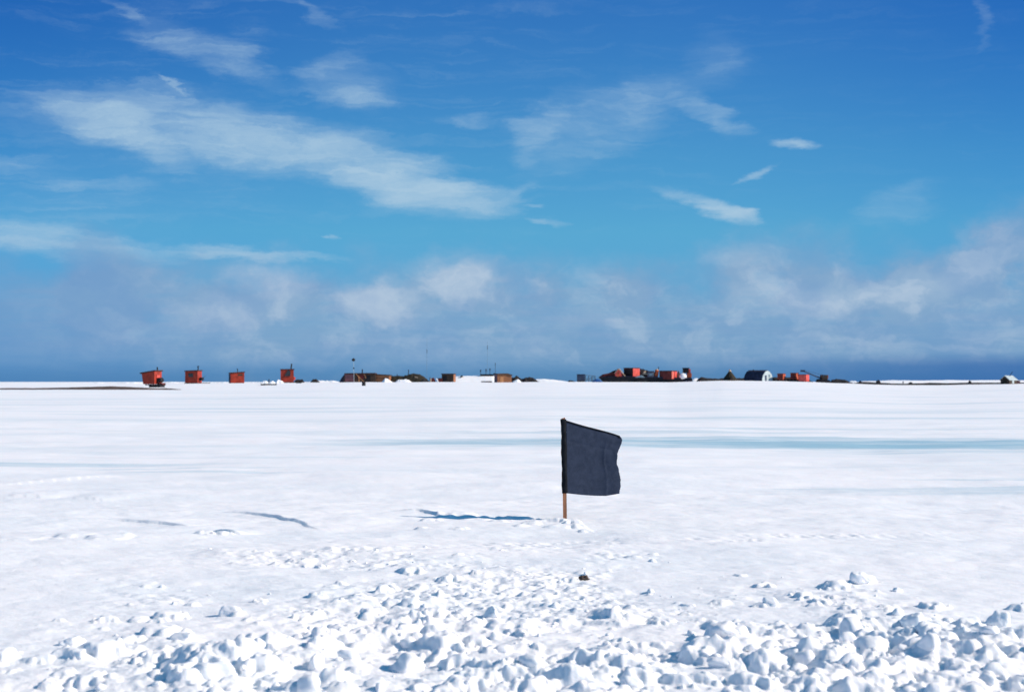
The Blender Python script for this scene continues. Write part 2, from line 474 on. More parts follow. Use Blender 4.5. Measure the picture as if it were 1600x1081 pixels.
ledge([(345, 799), (385, 801), (430, 807), (470, 815), (498, 825)], .042, .55)
ledge([(170, 811), (225, 814), (262, 817), (295, 821)], .042, .5)
ledge([(625, 797), (655, 798), (676, 801), (684, 807)], .045, .35)
ledge([(330, 829), (350, 831), (375, 834)], .06, .25)
ledge([(95, 777), (130, 778), (170, 781)], .04, .6, .2, .02)
ledge([(10, 774), (45, 775), (85, 776)], .04, .6, .2, .02)
ledge([(-20, 757), (60, 750), (120, 746), (190, 740)], .05, .9, .3, .015)

nr, ntc = X.shape
co = np.stack([X, Y, Z], -1).reshape(-1, 3)
ii = np.arange(nr - 1)[:, None] * ntc; jj = np.arange(ntc)[None, :]; j2 = (jj + 1) % ntc
quads = np.stack([ii + jj, ii + j2, ii + ntc + j2, ii + ntc + jj], -1).reshape(-1, 4)
quads = quads[:, ::-1]                             # face up
cap = np.arange(ntc)


def mesh_np(name, verts, faces, m, parent=None, smooth=True):
    me = bpy.data.meshes.new(name)
    verts = np.asarray(verts, dtype=np.float32)
    me.vertices.add(len(verts)); me.vertices.foreach_set('co', verts.ravel())
    k_ = faces.shape[1]
    me.loops.add(faces.size); me.loops.foreach_set('vertex_index', faces.astype(np.int32).ravel())
    me.polygons.add(len(faces)); me.polygons.foreach_set('loop_start', np.arange(0, faces.size, k_, dtype=np.int32))
    me.update(calc_edges=True)
    me.validate()
    me.polygons.foreach_set('use_smooth', np.full(len(me.polygons), smooth))
    me.materials.append(m)
    o = bpy.data.objects.new(name, me); COL.objects.link(o)
    if parent: o.parent = parent
    return o


gr = mesh_np('ground', co, quads, M['field'])
gr['kind'] = 'structure'


def gz(x, y):
    """height of the finished snow surface"""
    r0, t0 = math.hypot(x, y), math.atan2(x, y)
    i = min(max(np.searchsorted(rr, r0), 1), nr - 1); j = min(max(np.searchsorted(th, t0), 1), ntc - 1)
    a = (r0 - rr[i - 1]) / (rr[i] - rr[i - 1]); b = (t0 - th[j - 1]) / (th[j] - th[j - 1])
    return float((Z[i - 1, j - 1] * (1 - b) + Z[i - 1, j] * b) * (1 - a) + (Z[i, j - 1] * (1 - b) + Z[i, j] * b) * a)


# ------------------------------------------------------------------ snow chunks
import bmesh


def ico(sub):
    bm = bmesh.new(); bmesh.ops.create_icosphere(bm, subdivisions=sub, radius=1)
    v = np.array([p.co[:] for p in bm.verts]); f = np.array([[q.index for q in p.verts] for p in bm.faces]); bm.free()
    return v, f


ICO = {s: ico(s) for s in (2, 3, 4)}


def chunk(r, sub, rg, soft=14.0, npl=13):
    v, f = ICO[sub]
    nrm = rg.normal(size=(npl, 3)); nrm /= np.linalg.norm(nrm, axis=1)[:, None]
    h = rg.uniform(.62, 1.0, npl)
    dts = np.maximum(v @ nrm.T, 1e-3) / h
    rad = 1 / (np.sum(dts ** soft, 1) ** (1 / soft))
    rad = np.minimum(rad, 1.25)
    rad *= 1 + .16 * (fbm(v[:, 0] * 2.3 + v[:, 2] * 1.7 + rg.uniform(0, 99), v[:, 1] * 2.3 - v[:, 2], 8, 3)) + .07 * fbm(v[:, 0] * 7 + v[:, 2] * 4 + rg.uniform(0, 99), v[:, 1] * 7 - 3 * v[:, 2], 12, 3)
    return v * rad[:, None] * r * np.array([rg.uniform(.8, 1.25), rg.uniform(.8, 1.25), rg.uniform(.6, .95)]), f


VV, FF, base_i = [], [], 0
n = 0
while n < 1000:
    d = rng.uniform(6.3, 14.2); px = rng.uniform(-250, 1850); x = (px - 800) / F * d
    p = float(rubble(np.array(x), np.array(d))); s_ = float(speckle(np.array(x), np.array(d)))
    if rng.random() < p * .9: r = (.010 + .075 * rng.random() ** 4.2) * (1.05 if d < 9.5 else .7) * (1.0 if px > 950 else .8)
    elif rng.random() < s_ * .2: r = .012 + .03 * rng.random() ** 3
    else: n += .1; continue
    v, f = chunk(r, 3 if r > .04 else 2, rng)
    VV.append(v + np.array([x, d, gz(x, d) + r * rng.uniform(-.45, .2)])); FF.append(f + base_i); base_i += len(v); n += 1
rb = mesh_np('snow_rubble', np.concatenate(VV), np.concatenate(FF), M['snow'])
rb['kind'] = 'stuff'
rb['label'] = 'broken white snow rubble churned up across the foreground'
rb['category'] = 'snow'


def tag(o, label, cat, group=None):
    o['label'] = label; o['category'] = cat
    if group: o['group'] = group
    return o


for (px, py, r, lab) in [
    (1345, 912, .105, 'tall rounded snow block standing highest at the upper edge of the rubble on the right'),
    (1398, 925, .055, 'small snow block just right of the tallest block on the right side'),
    (499, 884, .052, 'lone small snow block casting a thin shadow left, below the long curved drift ledge'),
    (360, 962, .075, 'white rounded snow block alone on the smooth snow left of the rubble edge'),
    (770, 962, .085, 'wide dark-shaded snow block at the back of the rubble below the flag'),
    (1130, 1000, .13, 'broad pyramid-shaped snow block in the front rubble, lower right of the flag'),
    (1204, 948, .075, 'snow block at the back edge of the rubble between the flag and the tallest block'),
    (1425, 985, .12, 'broad blunt snow block below the tallest one, right part of the rubble'),
    (290, 1000, .09, 'snow block with a steep shaded left face in the left part of the rubble'),
    (115, 1005, .085, 'leftmost upright snow block at the front left corner of the rubble'),
    (640, 1040, .14, 'large snow block with a deep blue shadow near the bottom edge left of centre'),
    (330, 1062, .12, 'big snow block with blue hollow at the bottom edge on the left'),
    (1560, 975, .11, 'snow block in the shaded cluster at the far right edge'),
]:
    d = EYE * F / (py - 596.5); x = (px - 800) / F * d
    rg = np.random.default_rng(int(px * 7 + py))
    v, f = chunk(r * .85, 4, rg)
    o = mesh_np('snow_block', v, f, M['snow'])
    o.location = (x, d, gz(x, d) + r * .08)
    tag(o, lab, 'snow block', 'larger snow blocks in the foreground rubble')

# ------------------------------------------------------------------ mesh builder


class MB:
    def __init__(s): s.v = []; s.f = []

    def add(s, v, f):
        b = len(s.v); s.v += [tuple(p) for p in v]; s.f += [tuple(i + b for i in q) for q in f]; return s

    def box(s, x0, x1, y0, y1, z0, z1, bev=0.0):
        if bev <= 0:
            return s.add([(x0, y0, z0), (x1, y0, z0), (x1, y1, z0), (x0, y1, z0), (x0, y0, z1), (x1, y0, z1), (x1, y1, z1), (x0, y1, z1)],
                         [(3, 2, 1, 0), (4, 5, 6, 7), (0, 1, 5, 4), (1, 2, 6, 5), (2, 3, 7, 6), (3, 0, 4, 7)])
        bm = bmesh.new(); bmesh.ops.create_cube(bm, size=1)
        for p in bm.verts: p.co = ((x0 + x1) / 2 + p.co.x * (x1 - x0), (y0 + y1) / 2 + p.co.y * (y1 - y0), (z0 + z1) / 2 + p.co.z * (z1 - z0))
        bmesh.ops.bevel(bm, geom=bm.edges[:], offset=bev, segments=2, affect='EDGES')
        bm.verts.index_update()
        s.add([p.co[:] for p in bm.verts], [[q.index for q in p.verts] for p in bm.faces]); bm.free(); return s

    def prism(s, poly, y0, y1):
        a = sum(poly[i][0] * poly[(i + 1) % len(poly)][1] - poly[(i + 1) % len(poly)][0] * poly[i][1] for i in range(len(poly)))
        if a < 0: poly = poly[::-1]
        n_ = len(poly)
        v = [(x, y0, z) for x, z in poly] + [(x, y1, z) for x, z in poly]
        f = [tuple(range(n_)), tuple(range(2 * n_ - 1, n_ - 1, -1))] + [((i + 1) % n_, i, n_ + i, n_ + (i + 1) % n_) for i in range(n_)]
        return s.add(v, f)

    def tube(s, a, b, r, r2=None, n_=10):
        a, b = Vector(a), Vector(b); q = (b - a).to_track_quat('Z', 'Y'); L = (b - a).length; r2 = r if r2 is None else r2
        v = []
        for zz, rad in ((0, r), (L, r2)):
            v += [a + q @ Vector((rad * math.cos(6.28318 * i / n_), rad * math.sin(6.28318 * i / n_), zz)) for i in range(n_)]
        f = [tuple(range(n_ - 1, -1, -1)), tuple(range(n_, 2 * n_))] + [(i, (i + 1) % n_, n_ + (i + 1) % n_, n_ + i) for i in range(n_)]
        return s.add(v, f)

    def ball(s, c, rx, ry, rz, seed=0, rough=0.0, sub=3):
        v, f = ICO[sub]
        v = v * (1 + rough * fbm(v[:, 0] * 2 + seed, v[:, 1] * 2 + v[:, 2] * 1.3, seed, 3))[:, None]
        return s.add(v * np.array([rx, ry, rz]) + np.array(c), f.tolist())

    def heap(s, prof, y0, y1, seed=0, rough=.15, z0=-.4, nu=46, nv=14):
        """a heap whose skyline follows prof [(x, z)...]"""
        xs = np.linspace(prof[0][0], prof[-1][0], nu); hs = np.interp(xs, [p[0] for p in prof], [p[1] for p in prof])
        vs = np.linspace(0, 1, nv)
        shape = np.sin(np.pi * vs) ** .7
        Xg, Vg = np.meshgrid(xs, vs)
        Zg = z0 + (hs[None, :] - z0) * shape[:, None]
        ext = max(prof[-1][0] - prof[0][0], .1)
        sc_ = max(abs(y1 - y0), .1)
        Zg = Zg + rough * (hs[None, :] - z0) * shape[:, None] * fbm(Xg * 2.2 + seed, Vg * sc_ * 2.2, seed, 4)
        Yg = y0 + (y1 - y0) * Vg + min(.1, rough * .5) * min(sc_, 3) * fbm(Xg * 1.2, Vg * 3, seed + 5, 3)
        v = np.stack([Xg, Yg, Zg], -1).reshape(-1, 3)
        f = [(i * nu + j, i * nu + j + 1, (i + 1) * nu + j + 1, (i + 1) * nu + j) for i in range(nv - 1) for j in range(nu - 1)]
        return s.add(v, f)

    def build(s, name, m, parent=None, smooth=False):
        me = bpy.data.meshes.new(name); me.from_pydata(s.v, [], s.f); me.update()
        if smooth: me.polygons.foreach_set('use_smooth', [True] * len(me.polygons))
        me.materials.append(M[m] if isinstance(m, str) else m)
        o = bpy.data.objects.new(name, me); COL.objects.link(o)
        if parent: o.parent = parent
        return o


def on_snow(px, py):
    """distance at which the snow surface lies on this line of sight"""
    tx, tz = ray(px, py)
    for D in np.arange(60, 330, .5):
        if EYE + tz * D < gz(tx * D, D): return float(D)
    return DC


class T:
    """one thing: an Empty at its base, and a photo-pixel ruler at its own distance"""
    def __init__(s, name, label, cat, pc, pb, D=DC, yaw=0.0, group=None, tilt=0.0):
        s.pc, s.pb, s.D = pc, pb, D
        tx, tz = ray(pc, pb)
        s.s = D / F
        o = bpy.data.objects.new(name, None); COL.objects.link(o); o.empty_display_size = .5
        o.location = (tx * D, D, EYE + tz * D); o.rotation_euler = (0, R(tilt), R(yaw))
        tag(o, label, cat, group); s.o = o

    def p(s, *pts): return [((a - s.pc) * s.s, (s.pb - b) * s.s) for a, b in pts]

    def x(s, a): return (a - s.pc) * s.s

    def z(s, b): return (s.pb - b) * s.s

    def box(s, name, m, a0, a1, b0, b1, y0, y1, parent=None, bev=0.0):
        return MB().box(s.x(a0), s.x(a1), y0, y1, s.z(b1), s.z(b0), bev).build(name, m, parent or s.o)

    def prism(s, name, m, pts, y0, y1, parent=None): return MB().prism(s.p(*pts), y0, y1).build(name, m, parent or s.o)

    def bar(s, name, m, a, b, r, y=0.0, y2=None, parent=None, r2=None):
        return MB().tube((s.x(a[0]), y, s.z(a[1])), (s.x(b[0]), y if y2 is None else y2, s.z(b[1])), r, r2).build(name, m, parent or s.o)

    def heap(s, name, m, pts, y0, y1, seed=1, rough=.15, parent=None, z0=-.4):
        return MB().heap(s.p(*pts), y0, y1, seed, rough, z0).build(name, m, parent or s.o, True)


def heap_thing(name, label, cat, m, pts, depth, D=DC, seed=1, rough=.2, group=None, z0=-.4):
    pc = (pts[0][0] + pts[-1][0]) / 2; pb = max(p[1] for p in pts)
    t = T(name, label, cat, pc, pb, D, group=group)
    o = t.o
    bpy.data.objects.remove(o)
    o = MB().heap(t.p(*pts), -depth / 2, depth / 2, seed, rough, z0).build(name, m, None, True)
    tx, tz = ray(pc, pb)
    o.location = (tx * D, D, EYE + tz * D)
    return tag(o, label, cat, group)


# ------------------------------------------------------------------ the flag
def flag():
    D = FD
    tx, tz = ray(883, 808)
    root = bpy.data.objects.new('marker_flag', None); COL.objects.link(root)
    root.location = (tx * D, D, EYE + tz * D)
    tag(root, 'dark slate blue cloth flag on a leaning wooden stake planted in the snow', 'flag')
    s = D / F
    X_ = lambda a: (a - 883) * s
    Z_ = lambda b: (808 - b) * s
    # square wooden stake, a little worn at the top
    w = .024
    st = MB(); N_ = 12; v = []
    for i in range(N_ + 1):
        t = i / N_; cx = X_(883 - 2.6 * t) + .002 * math.sin(5 * t); z = -.25 + (Z_(653.5) + .25) * t
        for (a, b) in ((-1, -1), (1, -1), (1, 1), (-1, 1)): v.append((cx + a * w * .95, b * w * .6, z + (.006 * a if i == N_ else 0)))
    f = [(4 * i + q, 4 * i + (q + 1) % 4, 4 * i + 4 + (q + 1) % 4, 4 * i + 4 + q) for i in range(N_) for q in range(4)] + [(3, 2, 1, 0), (4 * N_, 4 * N_ + 1, 4 * N_ + 2, 4 * N_ + 3)]
    st.add(v, f)
    wood = mat('stake_wood', (.40, .17, .085), .25, 9, .7, .3, stretch=(3, 3, .25))
    st.build('stake', wood, root)
    cm = bpy.data.materials.new('flag_cloth'); cm.use_nodes = True
    h = G(cm.node_tree); b = cm.node_tree.nodes['Principled BSDF']
    co_ = h.n('ShaderNodeTexCoord').outputs['Object']
    nz = h.noise(h.map(co_, sc=(1, 1, 1)), 14, 6, .65)
    wv = h.noise(h.map(co_, sc=(200, 200, 60)), 1, 2, .5); wv2 = h.noise(h.map(co_, sc=(60, 200, 220)), 1, 2, .5)
    c = h.mix(h.ramp(nz, .3, .7), (.036, .049, .084), (.022, .032, .057))
    c = h.mix(h.ramp(h.math('ADD', wv, wv2), .7, 1.3, 0, .5), c, (.045, .058, .088))
    h.put(b.inputs['Base Color'], c); b.inputs['Roughness'].default_value = .95; b.inputs['Specular IOR Level'].default_value = .1
    bp = h.n('ShaderNodeBump'); bp.inputs['Strength'].default_value = .5; bp.inputs['Distance'].default_value = .004
    h.put(bp.inputs['Height'], h.math('ADD', nz, h.math('MULTIPLY', h.math('ADD', wv, wv2), .3))); h.put(b.inputs['Normal'], bp.outputs[0])
    hem = mat('flag_hem', (.010, .012, .016), .3, 12, .95, .3, spec=.08)
    rv = [0, .05, .10, .16, .24, .33, .42, .50, .58, .66, .72, .78, .86, .93, 1]
    re = [970.5, 973, 973.2, 972, 968.2, 966.2, 964.8, 965.6, 967.5, 969.5, 969.8, 971.5, 971, 970.2, 969.0]
    NU, NV = 70, 80

    def pos(u, v):
        xl = 884.5 + 1.2 * v
        xr = float(np.interp(v, rv, re)) + .5 * math.sin(v * 37) + 1.1 * float(fbm(np.array(v * 24.0), np.array(2.0), 6, 3))
        px = xl + u * (xr - xl)
        top = 657.5 + 21.5 * u + 4.5 * u ** 2.0 + 1.0 * math.sin(u * 5)
        bot = 770.5 + 5.2 * math.sin(min(1, u * 1.35) * 1.57) - (3.2 * max(0, u - .75) / .25)
        py = top + v * (bot - top)
        # folds running down from the top corner and a soft billow
        y = .15 * u + .012 * math.sin(u * 3.3 - .5) * (.4 + .6 * v) + .005 * u * math.sin(9.5 * u + 3.2 * v + .6) + .010 * u * u * math.sin(9 * v + 1.2)
        y += -.003 * math.exp(-((u - .74) / .02) ** 2) * min(1, v * 4) + .003 * math.exp(-((v - .27) / .02) ** 2)
        y += .012 * u * float(fbm(np.array(u * 4.0), np.array(v * 4.0), 3, 3))
        return X_(px), y, Z_(py)
    v = [pos(i / NU, j / NV) for j in range(NV + 1) for i in range(NU + 1)]
    f = [(j * (NU + 1) + i, (j + 1) * (NU + 1) + i, (j + 1) * (NU + 1) + i + 1, j * (NU + 1) + i + 1) for j in range(NV) for i in range(NU)]
    cl_ = MB().add(v, f).build('cloth', cm, root, True)
    sm = cl_.modifiers.new('thickness', 'SOLIDIFY'); sm.thickness = .0016; sm.offset = 0
    # hem sewn along the top edge
    hm = MB(); vv = []
    for i in range(NU + 1):
        u = i / NU; q = Vector(pos(u, 0.0)); q2 = Vector(pos(u, .022 if u < .97 else .04))
        for (zz, yy) in ((q.z + .004, -.007), (q.z + .004, .007), (q2.z, .006), (q2.z, -.006)): vv.append((q.x, q.y + yy, zz))
    ff = [(4 * i + q, 4 * i + 4 + q, 4 * i + 4 + (q + 1) % 4, 4 * i + (q + 1) % 4) for i in range(NU) for q in range(4)] + [(0, 1, 2, 3), (4 * NU + 3, 4 * NU + 2, 4 * NU + 1, 4 * NU)]
    hm.add(vv, ff).build('hem', hem, root, True)
    # sleeve wrapped round the stake
    sl = MB(); N2 = 36; K = 14; vv = []
    for i in range(N2 + 1):
        t = i / N2; py = 770.5 - t * 115.2
        cx = X_(883 - 2.6 * (808 - py) / 155 + .1)
        for q in range(K):
            a = 6.28318 * q / K; r = .0315 + .003 * math.sin(2 * a + t * 14) + .002 * math.sin(t * 43 + a)
            vv.append((cx + r * math.cos(a), r * .85 * math.sin(a), Z_(py)))
    ff = [(i * K + q, i * K + (q + 1) % K, (i + 1) * K + (q + 1) % K, (i + 1) * K + q) for i in range(N2) for q in range(K)]
    sl.add(vv, ff)
    so = sl.build('sleeve', hem, root, True)
    m2 = so.modifiers.new('thickness', 'SOLIDIFY'); m2.thickness = .002; m2.offset = 1


flag()
# dark clod lying on the snow
d = EYE * F / (905 - 596.5); x = (912 - 800) / F * d
cm_ = MB().ball((0, 0, .012), .040, .035, .024, 3, .9)
o = cm_.build('dirt_clod', 'soil', None, True); o.location = (x, d, gz(x, d))
tag(o, 'small flat brown clod of dirt alone on the snow in front of the flag', 'dirt clod')

# ------------------------------------------------------------------ camp: the four red huts
HG = 'small red huts on the left of the camp'
# 1: on a sled, leaning
t = T('red_hut', 'red hut farthest left, leaning on a black sled, its large face in shade', 'hut', 238, 604.6, 205, yaw=-13, group=HG)
D_ = 2.3
w_ = t.prism('wall', 'red', [(226.2, 583.5), (247.6, 580), (247.8, 600), (228.8, 600)], -D_ / 2, D_ / 2)
t.prism('roof', 'roof', [(223.8, 584.2), (223.8, 582.2), (249.0, 578.2), (249.0, 580.0)], -D_ / 2 - .12, D_ / 2 + .12)
t.bar('stovepipe', 'black', (245.4, 580), (245.2, 573.4), .09, .2)
t.box('door', 'coral', 248.0, 248.5, 586, 599.5, -.45, .4)
t.box('runner', 'black', 231, 256, 600.3, 601.8, -.95, -.75)
t.box('runner', 'black', 231, 256, 600.3, 601.8, .75, .95)
t.box('sled_frame', 'black', 236, 255.5, 601.5, 605.2, -.7, .7)
MB().tube((t.x(251.3), -.5, t.z(593.8)), (t.x(251.3), .5, t.z(593.8)), .36, None, 18).build('fuel_drum', 'black', t.o)
t.box('tow_hitch', 'maroon', 249.5, 257.5, 598.2, 600.6, -.5, .5)
# 2
t = T('red_hut', 'red hut second from left with a dark window and a black tank at its side', 'hut', 302.5, 599.2, 286, yaw=-7, group=HG)
D_ = 2.6
t.prism('wall', 'red', [(292.3, 580.3), (312.3, 579.4), (312.3, 598), (292.3, 598)], -D_ / 2, D_ / 2)
t.prism('roof', 'roof', [(291.4, 580.6), (291.4, 579.0), (313.2, 578.2), (313.2, 579.7)], -D_ / 2 - .12, D_ / 2 + .12)
wd = t.box('window', 'glass', 297.8, 305.4, 583.8, 589, -D_ / 2 - .03, -D_ / 2 + .05)
t.box('window_frame', 'roof', 297.2, 306, 583.2, 583.8, -D_ / 2 - .06, -D_ / 2, wd)
t.bar('stovepipe', 'black', (309.3, 580), (309.5, 572.4), .11, .1)
t.box('stovepipe_cap', 'black', 308.4, 310.8, 571.8, 572.8, -.12, .32)
MB().tube((t.x(315.4), -.6, t.z(592)), (t.x(315.4), .6, t.z(592)), .32, None, 18).build('tank', 'black', t.o)
t.bar('whip_aerial', 'steel', (316.5, 590.5), (321.6, 587.4), .035)
t.box('sled_runner', 'black', 290.5, 327, 598, 599.6, -1.1, -.9)
t.box('sled_runner', 'black', 290.5, 327, 598, 599.6, .9, 1.1)
# 3
t = T('red_hut', 'red hut third from left, turned so its dark left side shows', 'hut', 368.5, 598.8, 288, yaw=17, group=HG)
D_ = 2.9
t.prism('wall', 'red', [(359.2, 583), (380.4, 581.6), (380.4, 598), (359.2, 598)], -D_ / 2, D_ / 2)
t.prism('roof', 'roof', [(358.4, 583.3), (358.4, 582), (381.4, 580.4), (381.4, 581.8)], -D_ / 2 - .12, D_ / 2 + .12)
t.box('window', 'brown', 370.5, 377.5, 584.4, 587, -D_ / 2 - .03, -D_ / 2 + .05)
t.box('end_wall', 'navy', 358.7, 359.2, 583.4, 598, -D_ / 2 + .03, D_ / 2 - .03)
t.bar('stovepipe', 'black', (371.6, 582), (370.6, 575.4), .075)
t.box('sled_base', 'black', 359.2, 380.4, 598, 599.6, -1.3, 1.3)
# 4
t = T('red_hut', 'red hut nearest the camp with a tall stovepipe and dark hatch, snowy heaps beside it', 'hut', 449, 597.6, 288, yaw=9, group=HG)
D_ = 2.7
t.prism('wall', 'red', [(438.6, 577.8), (458.8, 577.6), (458.8, 596.8), (438.6, 596.8)], -D_ / 2, D_ / 2)
t.prism('roof', 'roof', [(437.8, 577.9), (437.8, 576.6), (459.8, 576.3), (459.8, 577.7)], -D_ / 2 - .1, D_ / 2 + .1)
t.prism('hatch', 'glass', [(444.4, 587.4), (449.8, 577.9), (453.6, 579.6), (453.8, 587.4)], -D_ / 2 - .16, -D_ / 2 + .04)
t.bar('stovepipe', 'steel', (454.4, 577.6), (455.6, 568.2), .15, -.2)
t.prism('side_box', 'coral', [(458.8, 588), (461.8, 590), (460.6, 593.8), (458.8, 594.4)], -.6, .6)
t.box('sled_base', 'black', 438.6, 458.8, 596.8, 598.6, -1.1, 1.1)

# snow covered sled
t = T('cargo_sled', 'low sled heaped with snow between the third and fourth red huts', 'sled', 422, 601.6, on_snow(422, 601.6))
t.box('deck', 'black', 409, 431, 599.4, 601.2, -1.0, 1.0)
for a, b_ in ((409, 411.5), (427, 430)): t.box('runner', 'black', a, b_ + 3, 600.8, 602.6, -.9, -.6)
t.heap('snow_cap', 'snow', [(407.6, 599.4), (411, 595.6), (416, 595.2), (421, 598.8)], -1.1, 1.1, 4, .45, z0=.22)
t.heap('snow_cap', 'snow', [(420, 599.6), (422.5, 596), (426.5, 594.6), (430.5, 599)], -1.1, 1.1, 6, .45, z0=.22)
t.bar('stake', 'black', (420.4, 600), (420.2, 592.4), .09)
heap_thing('snow_pile', 'rounded snow pile touching the left wall of the fourth red hut', 'snow pile', 'snow', [(425, 600.4), (430, 596.4), (434, 594), (438.5, 595), (446, 600)], 2, 283, 8, .4)
heap_thing('debris_heap', 'flat dark debris lying right of the fourth red hut', 'debris', 'dirt', [(459, 597.5), (461, 594), (466, 592.6), (473, 593.2), (476, 597.5)], 2, 292, 9)
heap_thing('dirt_mound', 'small dark mound alone between the fourth red hut and the light mast', 'dirt mound', 'dirt', [(485, 597.5), (489, 592.6), (494, 592.2), (500, 597.5)], 2.5, 292, 10)
t = T('wooden_plank', 'dark bent plank lying on the snow right of the fourth red hut', 'plank', 467, 599.6, 268)
bpy.data.objects.remove(t.o)
o = MB().box(-.55, .55, -.1, .1, -.02, .09).box(.2, .38, -.1, .1, -.3, 0).build('wooden_plank', 'black'); o.location = (ray(467, 600)[0] * 268, 268, gz(ray(467, 600)[0] * 268, 268) + .08)
o.rotation_euler = (0, R(-6), R(20)); tag(o, 'dark bent plank lying on the snow right of the fourth red hut', 'plank')

# mast with a lantern
t = T('light_mast', 'white mast with a dark lantern on top left of the maroon hut', 'mast', 552.4, 597.2, 284)
t.bar('pole', 'pale', (553.2, 599), (552.4, 563), .036)
t.box('band', 'black', 551.9, 553.5, 574, 576.6, -.1, .1)
MB().ball((t.x(552.2), 0, t.z(562.2)), .36, .36, .30, 2, .1).build('lantern', 'black', t.o, True)
t.bar('lantern_cap', 'black', (552.2, 560.4), (552.2, 559.2), .12)

# maroon hut
t = T('maroon_hut', 'long low maroon and dark hut with a sloping left end behind the mast', 'hut', 560, 597, 292)
t.prism('wall', 'brown', [(540, 584.3), (588, 584.3), (588, 598), (537, 598)], -1.6, 1.6)
t.prism('end_wall', 'navy', [(531, 597.5), (535, 590), (540, 584), (540, 597.5)], -1.4, 1.5)
t.prism('panel', 'plum', [(540.5, 585), (555, 585), (555, 596.4), (540.5, 596.4)], -1.64, -1.56)
t.prism('door', 'maroon', [(560, 585.6), (570, 585.6), (570, 592), (560, 592)], -1.64, -1.56)
t.box('dark_doorway', 'black', 572, 580, 586.5, 596.6, -1.63, -1.57)
t.prism('roof', 'roof', [(539, 584.5), (540, 583), (587, 582.6), (588.5, 584.4)], -1.8, 1.8)
t.bar('stovepipe', 'black', (566, 583), (566.2, 577), .12)
for k_, (a, b_, lab) in enumerate([((555, 584), (569.5, 597), 'longest pale plank leaning down from the mast across the maroon hut'),
                                  ((567.8, 584.6), (571.6, 590), 'short pale plank leaning high on the maroon hut wall below the stovepipe'),
                                  ((559.4, 588), (561, 596.6), 'short steep pale plank leaning against the maroon hut left of its doorway')]):
    t = T('wooden_plank', lab, 'plank', b_[0], b_[1], 288.6)
    o = t.o; bpy.data.objects.remove(o)
    o = MB().tube((t.x(a[0]), 1.4, t.z(a[1])), (0, 0, -.05), .08, None, 4).build('wooden_plank', 'timber')
    o.location = (ray(*b_)[0] * 288.6, 288.6, EYE + ray(*b_)[1] * 288.6); tag(o, lab, 'plank', 'planks leaning on the maroon hut')
# plywood shed
t = T('plywood_shed', 'pale tan plywood shed joining the maroon hut to the dark tents', 'shed', 599, 597.2, 292, yaw=-6)
t.prism('wall', 'tan', [(588.6, 585.6), (609.6, 586.8), (609.6, 598), (588.6, 598)], -1.2, 1.2)
t.prism('roof', 'brown', [(587.8, 585.8), (587.8, 584.4), (610.6, 585.6), (610.6, 587)], -1.4, 1.4)
t.prism('sill_board', 'brown', [(588.4, 590.6), (609.4, 591), (609.4, 591.8), (588.4, 591.4)], -1.24, -1.16)
# drum
t = T('fuel_drum', 'single black fuel drum standing on the snow in front of the maroon hut', 'drum', 568.4, 602.6, on_snow(568.4, 602.6))
MB().tube((0, 0, -.05), (0, 0, .56), .27, None, 20).build('body', 'black', t.o)
for z in (.02, .27, .55): MB().tube((0, 0, z), (0, 0, z + .03), .285, None, 20).build('rim', 'steel', t.o)
# dark tents
t = T('canvas_tent', 'low black canvas tent between the plywood shed and the domed tent', 'tent', 620, 597, 294)
t.heap('canvas', 'olive', [(608, 590), (612, 587.2), (624, 586.8), (633, 588), (640, 591)], -1.8, 1.8, 12, .1)
t.bar('stovepipe', 'black', (620.5, 587.5), (620.5, 584.6), .08)
t = T('domed_tent', 'wide black domed tent with a pale patch and a thin stovepipe', 'tent', 650, 597, 291)
t.heap('canvas', 'olive', [(626, 594), (632, 587), (638, 584.6), (648, 584), (656, 584.6), (662, 588), (668, 593), (673, 597)], -2.4, 2.4, 14, .12)
t.prism('patch', 'cream', [(648.5, 588), (653.4, 589), (654, 590.8), (649, 590)], -1.62, -1.2)
t.bar('stovepipe', 'black', (638.2, 585.5), (638.4, 577.4), .08)
t.bar('guy_stake', 'black', (629, 597), (629.4, 589), .05, -2.2)
heap_thing('snow_pile', 'pointed white snow pile in front of the plywood shed', 'snow pile', 'snow', [(592, 600), (597, 596.2), (602, 591.2), (604.5, 591.6), (612, 596), (622, 599.6)], 4.5, 282, 15, .12)
heap_thing('snow_pile', 'low flat snow pile in front of the black canvas tent', 'snow pile', 'snow', [(614, 599.5), (622, 593.4), (634, 592.4), (638, 593), (646, 599)], 3, 284, 16, .12)
heap_thing('dirt_mound', 'dark dirt spilling right from the foot of the domed tent', 'dirt mound', 'dirt', [(655, 598), (662, 592), (668, 594), (674, 598)], 3, 286, 17)
t = T('leaning_boards', 'small dark and pale boards propped together left of the dark crate', 'boards', 678, 597, 289)
t.prism('dark_board', 'maroon', [(674, 591), (678, 589.8), (681, 596.8), (674, 597.4)], 0, .3)
t.bar('pale_board', 'cream', (673.2, 591), (673.2, 597.6), .1, -.3)
t.bar('pale_board', 'white', (682, 591.4), (685, 597.6), .12, -.3)
t.bar('post', 'black', (671.6, 589), (671.8, 597), .07, .3)
t = T('wooden_crate', 'low brown crate touching the left side of the dark crate', 'crate', 688, 596.8, 290)
t.box('body', 'maroon', 684.5, 691.4, 591.2, 597.4, -.7, .6, bev=.03)
t.box('lid', 'brown', 684.1, 691.2, 590.6, 591.3, -.78, .68)
t = T('dark_crate', 'dark brown boxed shed with a flat roof standing alone left of the snow bank', 'shed', 701, 596.6, 291, yaw=-8)
t.box('wall', 'brown', 691.8, 710.2, 585, 598, -1.2, 1.2)
t.box('roof', 'roof', 691, 710.9, 583.6, 585, -1.35, 1.35)
t.box('corner_board', 'tan', 710.2, 710.6, 585.2, 596.6, -1.22, 1.22)
t.box('door', 'black', 693.6, 700, 587.6, 596.4, -1.23, -1.17)
